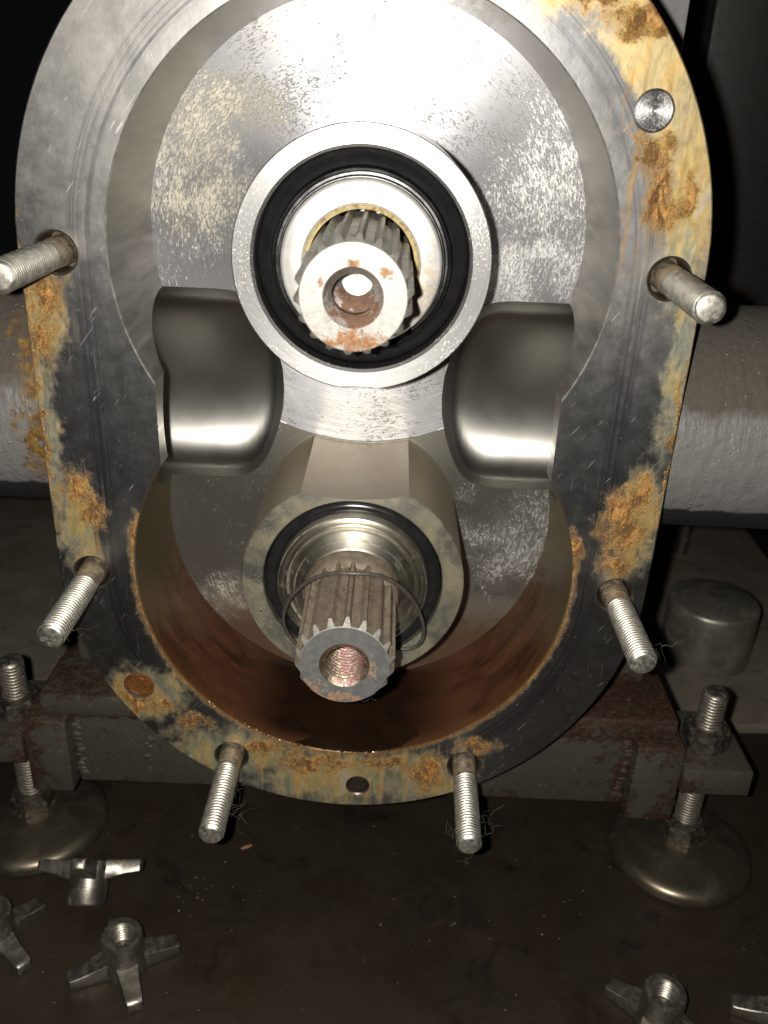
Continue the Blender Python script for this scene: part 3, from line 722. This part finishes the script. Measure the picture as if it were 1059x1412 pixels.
# dowel pins
b = bmesh.new()
pr = [(6.1, 5), (6.1, .3), (5.6, -.1), (5.0, -.1), (4.9, 0.0), (3.2, .02), (3.1, -.05), (1.6, -.03), (1.5, .04), (.7, .05), (.5, .25), (0, .35)]
lathe(b, pr, 0, 0, 48)
finish(b, 'dowel_pin', M['pin'], pump, (88.4, 0, 49.2), smooth=25)['label'] = 'bright turned dowel end at the upper right of the flange'
b = bmesh.new(); lathe(b, [(6.2, 5), (6.2, 1.2), (5.2, .8), (4.8, 1.4), (3, 1.4), (2.6, .9), (0, .9)], 0, 0, 40)
finish(b, 'dowel_pin', M['rustpin'], pump, (-87.1, 0, -174.3))['label'] = 'rust filled dowel at the lower left of the flange'

# ports outside, gear casing behind
for sg in (-1, 1):
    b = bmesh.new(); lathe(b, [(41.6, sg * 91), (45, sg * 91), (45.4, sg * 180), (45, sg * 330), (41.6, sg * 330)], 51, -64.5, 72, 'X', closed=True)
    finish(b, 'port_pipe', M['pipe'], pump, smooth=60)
b = bmesh.new(); box(b, -117, 124, 104, 240, -176, 190, 4)
finish(b, 'gear_casing', M['paint'], pump, smooth=40)
b = bmesh.new(); box(b, -60, 60, 99, 104, -170, 60, 0)
finish(b, 'adapter_block', M['cast'], pump)

# wire ring over the lower shaft
RING = [(-14, -5, -151), (-19.3, -8.0, -146.9), (-24.5, -10.0, -138.8), (-25.3, -14.0, -129.2), (-22.3, -18.0, -118.7), (-15.2, -23.0, -108.5), (-7.2, -27.0, -102.6), (1.0, -29.0, -101.0), (9.4, -27.0, -102.4), (17.4, -23.0, -108.7), (23.7, -18.0, -118.6), (27.4, -14.0, -129.7), (27.9, -11.0, -138.1), (25.7, -9.0, -143.2), (21.3, -8.0, -145.5), (14.6, -7.0, -145.7)]
b = bmesh.new(); tube(b, [Vector(p) - Vector((0, -20, -101)) for p in spline(RING, 6)], .75, 10)
wr = finish(b, 'wire_ring', M['wire'], None, (0, -20, -101), smooth=60)
tag(wr, 'loose thin dark wire ring hanging over the lower splined shaft', 'ring')

# oil lying in the bottom of the bore
b = bmesh.new(); na, ny = 150, 80; G = []
rnd = random.Random(12)
import mathutils.noise as mn
for i in range(na + 1):
    row = []
    for j in range(ny + 1):
        a = -.62 + 1.24 * i / na; y = .25 + 56.2 * j / ny
        e = .34 + .20 * mn.noise((y * .06, a * 3, 4)) + .04 * mn.noise((y * .13, a * 6, 1))
        q = (e - abs(a + .02)) / .30
        tk = -.10 + .55 * max(0, min(1, q)) ** 1.3
        if y < 2.5: tk = min(tk, -.12 + (y - .2) * .42)
        r = RB - tk
        row.append(b.verts.new((r * math.sin(a), y, AX - r * math.cos(a))))
    G.append(row)
for i in range(na):
    for j in range(ny):
        b.faces.new((G[i][j], G[i + 1][j], G[i + 1][j + 1], G[i][j + 1]))
od = finish(b, 'oil_puddle', M['oil'], None, (0, 0, 0), smooth=40)
tag(od, 'dark oil puddle lying in the bottom of the lower bore', 'oil')
b = bmesh.new()
for k in range(46):
    a = random.gauss(-.02, .16); r = RB - random.uniform(-.25, .9); q = random.uniform(.18, .55)
    x, z = r * math.sin(a), AX - r * math.cos(a)
    mt = Matrix.Translation((x, random.uniform(-.15, .5) , z)) @ Matrix.Scale(q * random.uniform(1, 1.8), 4, (1, 0, 0)) @ Matrix.Scale(q, 4, (0, 1, 0)) @ Matrix.Scale(q, 4, (0, 0, 1))
    bmesh.ops.create_icosphere(b, subdivisions=2, radius=1, matrix=mt)
dr = finish(b, 'oil_drops', M['oil'], None, (0, 0, 0), smooth=180)
tag(dr, 'row of wet oil drops along the bottom lip of the bore', 'oil drops', kind='stuff')

# ------------------------------------------------------------------ the steel frame below
frame = thing('base_frame', 'rusty grey painted welded steel frame under the pump', 'frame', (4, 50, -255))
def part(name, mat, *a, bev=1.2, parent=frame, lab=None):
    b = bmesh.new(); box(b, *a, bev); o = finish(b, name, mat, parent, smooth=40)
    if lab: o['label'] = lab
    return o
part('cross_beam', M['frame'], -129.5, 130.5, 30, 72, -254, -214.2)
part('end_block', M['frame'], -150, -130, 22, 74, -254.5, -212.8, bev=1.8)
part('end_block', M['frame'], 131, 153.5, 22, 74, -256.5, -213.2, bev=1.8)
part('foot_bracket', M['frame'], -187, -150.4, 21, 66, -237.5, -222.5)
part('foot_bracket', M['frame'], 154, 186, 21, 66, -238.5, -224.2)
part('top_bar', M['frame'], -142, -58, 25.5, 90, -212.4, -200.5, bev=2.0)
part('top_bar', M['frame'], 58, 149, 25.5, 90, -212.4, -200.5, bev=2.0)
for a, b_, c, d in ((-132, -70, -120, -78), (70, 138, 78, 128)):
    part('support_plate', M['frame'], a, b_, 52, 170, -200.3, -184, bev=2)
    part('support_plate', M['frame'], c, d, 66, 170, -183.8, -176.2, bev=2)
def weld(x0, x1, z0, z1, y, seed):
    rnd = random.Random(seed); b = bmesh.new()
    L_ = math.hypot(x1 - x0, z1 - z0); n = max(4, int(L_ / 1.9))
    for k in range(n):
        t = (k + .5) / n
        bmesh.ops.create_icosphere(b, subdivisions=2, radius=rnd.uniform(1.5, 3.1), matrix=Matrix.Translation((x0 + (x1 - x0) * t + rnd.uniform(-1.1, 1.1), y + rnd.uniform(.1, .7), z0 + (z1 - z0) * t + rnd.uniform(-.6, .6))) @ Matrix.Rotation(rnd.uniform(-.5, .5), 4, 'X') @ Matrix.Scale(rnd.uniform(.7, 1.2), 4, (0, 0, 1)) @ Matrix.Scale(.36, 4, (0, 1, 0)))
    return finish(b, 'weld_bead', M['frame'], frame, smooth=180)
weld(128.6, 129.6, -252, -217, 29.8, 1); weld(-127.5, -128.3, -250, -218, 29.8, 2); weld(-96, -95, -251, -219, 30.4, 3)
weld(-128, 128, -213.6, -213.6, 29.5, 4)

# ------------------------------------------------------------------ levelling feet
def hexnut(b, r, z0, z1, ri):
    """hexagon with chamfered corners, axis Z"""
    def hx(q, z, rot=PI / 6): return [b.verts.new((q * math.cos(rot + k * PI / 3), q * math.sin(rot + k * PI / 3), z)) for k in range(6)]
    def circ(q, z): return [b.verts.new((q * math.cos(2 * PI * k / 24), q * math.sin(2 * PI * k / 24), z)) for k in range(24)]
    lathe(b, [(ri, z0), (r * .9, z0)], 0, 0, 24, 'Z')
    R = []
    for z, f in ((z0, .93), (z0 + .9, 1.0), (z1 - .9, 1.0), (z1, .93)):
        row = []
        for k in range(24):
            a = 2 * PI * k / 24
            apo = r * math.cos(PI / 6); s_ = ((a + PI / 6) % (PI / 3)) - PI / 6
            rr = min(apo / math.cos(s_), r * f)
            row.append(b.verts.new((rr * math.cos(a), rr * math.sin(a), z)))
        R.append(row)
    R.append([b.verts.new((ri * math.cos(2 * PI * k / 24), ri * math.sin(2 * PI * k / 24), z1 + .01)) for k in range(24)])
    for A, B in zip(R, R[1:]):
        for k in range(24): b.faces.new((A[k], A[(k + 1) % 24], B[(k + 1) % 24], B[k]))
def make_foot(at, label):
    t = thing('levelling_foot', label, 'levelling foot', at, 'levelling feet under the frame')
    b = bmesh.new(); lathe(b, [(0, .1), (33, .1), (34.6, 1.2), (35.4, 3.4), (35, 6), (33.2, 8.1), (30.4, 9.3), (26, 10.4), (20, 12.2), (14, 14.0), (11, 14.8), (0, 15)], 0, 0, 96, 'Z')
    finish(b, 'foot_pad', M['footm'], t, at, smooth=50)
    th = thread_mesh(6.0, .6, 1.75, -12, -103, 28, 5)
    bmesh.ops.rotate(th, cent=(0, 0, 0), matrix=Matrix.Rotation(PI / 2, 3, 'X') @ Matrix.Scale(1, 3), verts=th.verts)
    for v in th.verts: v.co.z = -v.co.z if v.co.z < 0 else v.co.z
    finish(th, 'threaded_rod', M['rod'], t, at, smooth=50)
    b = bmesh.new(); hexnut(b, 10.6, 15, 23, 6); lathe(b, [(9, 14.2), (10.5, 14.2), (10.5, 15.6), (8.8, 15.9)], 0, 0, 32, 'Z'); lathe(b, [(6, 23), (8.4, 23), (8.2, 26), (6, 26.2)], 0, 0, 32, 'Z')
    finish(b, 'hex_nut', M['nut'], t, at)
    b = bmesh.new(); hexnut(b, 10.9, 73.2, 83.5, 6)
    finish(b, 'hex_nut', M['nut'], t, at)
    return t
make_foot((168.8, 41, -FLOOR), 'round levelling foot under the right end of the frame, whole disc in view')
f2 = make_foot((-160.3, 42, -FLOOR), 'round levelling foot at the left edge, partly hidden by a loose hand nut')

# ------------------------------------------------------------------ loose hand nuts
def make_nut(at, label, rot=0, lying=None):
    t = thing('hand_nut', label, 'hand nut', at, 'loose cast hand nuts on the bench')
    b = bmesh.new()
    pr = [(0, .2), (8.2, .2), (9.2, 1), (9.6, 4), (9.3, 7), (8.9, 10), (8.8, 19.0), (8.3, 20), (7.2, 20.2), (5.6, 20.0), (5.1, 19.3)]
    z = 19.3
    for k in range(6):
        pr += [(4.5, z - .6), (4.5, z - .9), (5.1, z - 1.4), (5.1, z - 1.5)]; z -= 1.5
    pr.append((0, z))
    lathe(b, pr, 0, 0, 40, 'Z')
    finish(b, 'hub', M['star'], t, at, smooth=40)
    arm = None
    for k in range(4):
        if arm is None:
            b = bmesh.new(); R = []
            for x, hw, z0, z1 in ((7.0, 5.0, .6, 9.4), (11, 4.4, .5, 8.2), (16, 3.9, .4, 6.8), (21, 3.6, .3, 5.9), (23.0, 3.2, .4, 5.5), (23.8, 2.2, 1.0, 4.8)):
                row = []
                for (yy, zz) in ((-1, .08), (-1, .93), (-.9, 1), (.9, 1), (1, .93), (1, .08), (.9, 0), (-.9, 0)):
                    row.append(b.verts.new((x, yy * hw, z0 + (z1 - z0) * zz)))
                R.append(row)
            for A, B in zip(R, R[1:]):
                for q in range(8): b.faces.new((A[q], A[(q + 1) % 8], B[(q + 1) % 8], B[q]))
            b.faces.new(R[0]); b.faces.new(R[-1])
            arm = finish(b, 'arm', M['star'], t, at, smooth=40); o = arm
        else:
            o = arm.copy(); COL.objects.link(o); o.parent = t
        o.rotation_euler = (0, 0, k * PI / 2)
    t.rotation_euler = (0, 0, rot)
    if lying is not None: t.rotation_euler = lying
    return t
make_nut((-93, -36, -FLOOR), 'dark four-armed hand nut standing hub up, below the tipped-over one', math.radians(26))
make_nut((-153, -27, -FLOOR), 'dark hand nut cut off by the left edge of the picture', math.radians(-37))
make_nut((134.5, -52, -FLOOR), 'dark hand nut standing hub up in front of the right levelling foot', math.radians(-38))
make_nut((190, -50, -FLOOR), 'dark hand nut in the right corner with only one arm in view', math.radians(-16))
n4 = make_nut((-118.5, 4.5, -FLOOR + 19.4), 'greasy hand nut tipped over on its arms beside the left levelling foot', 0)
n4.rotation_euler = (math.radians(132), 0, math.radians(3))

# ------------------------------------------------------------------ behind the pump
b = bmesh.new(); box(b, 185, 330, 140, 620, -FLOOR, -FLOOR + 7, 1)
bmesh.ops.rotate(b, cent=(190, 140, 0), matrix=Matrix.Rotation(math.radians(2), 3, 'Z'), verts=b.verts)
for v in b.verts:
    if v.co.x > 250: v.co.x += (v.co.y - 140) * .06
o = finish(b, 'steel_plate', M['plate'], None, (0, 0, 0)); tag(o, 'pale dusty steel plate on the bench at right behind the frame', 'plate')
b = bmesh.new(); box(b, -560, -170, 150, 640, -FLOOR, -FLOOR + 6, 1)
o = finish(b, 'steel_plate', M['plate'], None, (0, 0, 0)); tag(o, 'dim brown steel plate on the bench at left behind the pump', 'plate')
at = (235, 218, -FLOOR + 7)
b = bmesh.new(); lathe(b, [(28.5, 0), (29.2, 1), (29.6, 30), (29.6, 41), (29.0, 43), (27.6, 44), (0, 44.2)], 0, 0, 80, 'Z')
o = finish(b, 'metal_cap', M['cup'], None, at, smooth=50); tag(o, 'round dull metal cap standing on the pale plate at right', 'cap')
at = (264, 372, -FLOOR + 7)
bolt = thing('spare_bolt', 'small blurred bolt standing on its end behind the metal cap', 'bolt', at)
b = bmesh.new(); lathe(b, [(0, 0), (5, 0), (5, 34)], 0, 0, 24, 'Z'); finish(b, 'shank', M['nut'], bolt, at)
b = bmesh.new(); hexnut(b, 11, 34, 42, 0.01); finish(b, 'bolt_head', M['nut'], bolt, at)
cab = thing('cabinet', 'black cabinet standing in the dark at upper right', 'cabinet', (420, 520, -FLOOR))
for x0, x1 in ((232, 318), (320, 420), (422, 620)):
    b = bmesh.new(); box(b, x0, x1, 430, 760, -FLOOR + 90, 500, 2); finish(b, 'door_panel', M['panel'], cab)

# ------------------------------------------------------------------ lint and grit
def fuzz(b, c, n, rad, ln, seed):
    rnd = random.Random(seed)
    for k in range(n):
        p = Vector(c) + Vector((rnd.gauss(0, rad), rnd.gauss(0, rad), rnd.gauss(0, rad)))
        d = Vector((rnd.gauss(0, 1), rnd.gauss(0, 1), rnd.gauss(0, 1))).normalized(); pts = [p]
        for j in range(6):
            d = (d + Vector((rnd.gauss(0, .5), rnd.gauss(0, .5), rnd.gauss(0, .5)))).normalized()
            pts.append(pts[-1] + d * ln / 6)
        tube(b, pts, rnd.uniform(.018, .036), 3, caps=False)
b = bmesh.new()
for (c, n, rad, ln, sd) in (((-45, -33, -210), 26, 2.2, 9, 1), ((-44, -25, -209), 14, 1.6, 8, 2), ((55.5, -30, -212), 34, 2.2, 9, 3), ((45, -36, -214), 22, 2.4, 8, 4), ((50, -46, -216), 16, 1.2, 6, 5),
                             ((107.5, -38, -121), 26, 1.7, 6, 6), ((-96, -38, -124), 20, 1.8, 8, 7), ((56, -5, -212), 20, 2.0, 9, 8), ((6, -52, -135.5), 18, 1.8, 5, 9), ((4, -50, -137.5), 14, 1.4, 6, 10), ((-107, -22, -122), 8, 1.4, 6, 11), ((-83, -.6, -18), 12, 1.2, 9, 12)):
    fuzz(b, c, int(n * (.5 if sd in (1, 3, 4) else .3)), rad, ln, sd)
lf = finish(b, 'lint', M['lint'], None, (0, 0, 0), smooth=0, recalc=False); tag(lf, 'pale fluff and fibres caught on the stud threads', 'lint', kind='stuff')
b = bmesh.new(); rnd = random.Random(4)
for k in range(170):
    x, y = rnd.uniform(-190, 230), rnd.uniform(-75, 120)
    q = rnd.choice((.12, .14, .16, .2, .28)) * rnd.uniform(.7, 1.5)
    bmesh.ops.create_icosphere(b, subdivisions=1, radius=q, matrix=Matrix.Translation((x, y, -FLOOR + q * .3)) @ Matrix.Rotation(rnd.uniform(0, 6), 4, 'Z') @ Matrix.Scale(rnd.uniform(.8, 2.4), 4, (1, 0, 0)) @ Matrix.Scale(.6, 4, (0, 0, 1)))
for k in range(14):                      # chips round the hand nuts
    x, y = rnd.gauss(-72, 5), rnd.gauss(5, 8); q = rnd.uniform(.15, .5)
    bmesh.ops.create_icosphere(b, subdivisions=1, radius=q, matrix=Matrix.Translation((x, y, -FLOOR + q * .3)))
gr = finish(b, 'grit', M['grit'], None, (0, 0, 0), smooth=0); tag(gr, 'bright metal grit and chips scattered over the dark bench', 'grit', kind='stuff')
b = bmesh.new(); bmesh.ops.create_icosphere(b, subdivisions=2, radius=1, matrix=Matrix.Rotation(.5, 4, 'Z') @ Matrix.Scale(3.2, 4, (1, 0, 0)) @ Matrix.Scale(1.1, 4, (0, 1, 0)) @ Matrix.Scale(.5, 4, (0, 0, 1)))
for v in b.verts: v.co += Vector((rnd.uniform(-.2, .2), rnd.uniform(-.2, .2), rnd.uniform(-.1, .1)))
o = finish(b, 'rust_flake', M['flake'], None, (-51.4, 34, -FLOOR + .4), smooth=0); tag(o, 'small brown flake lying on the bench below the left bottom stud', 'flake')
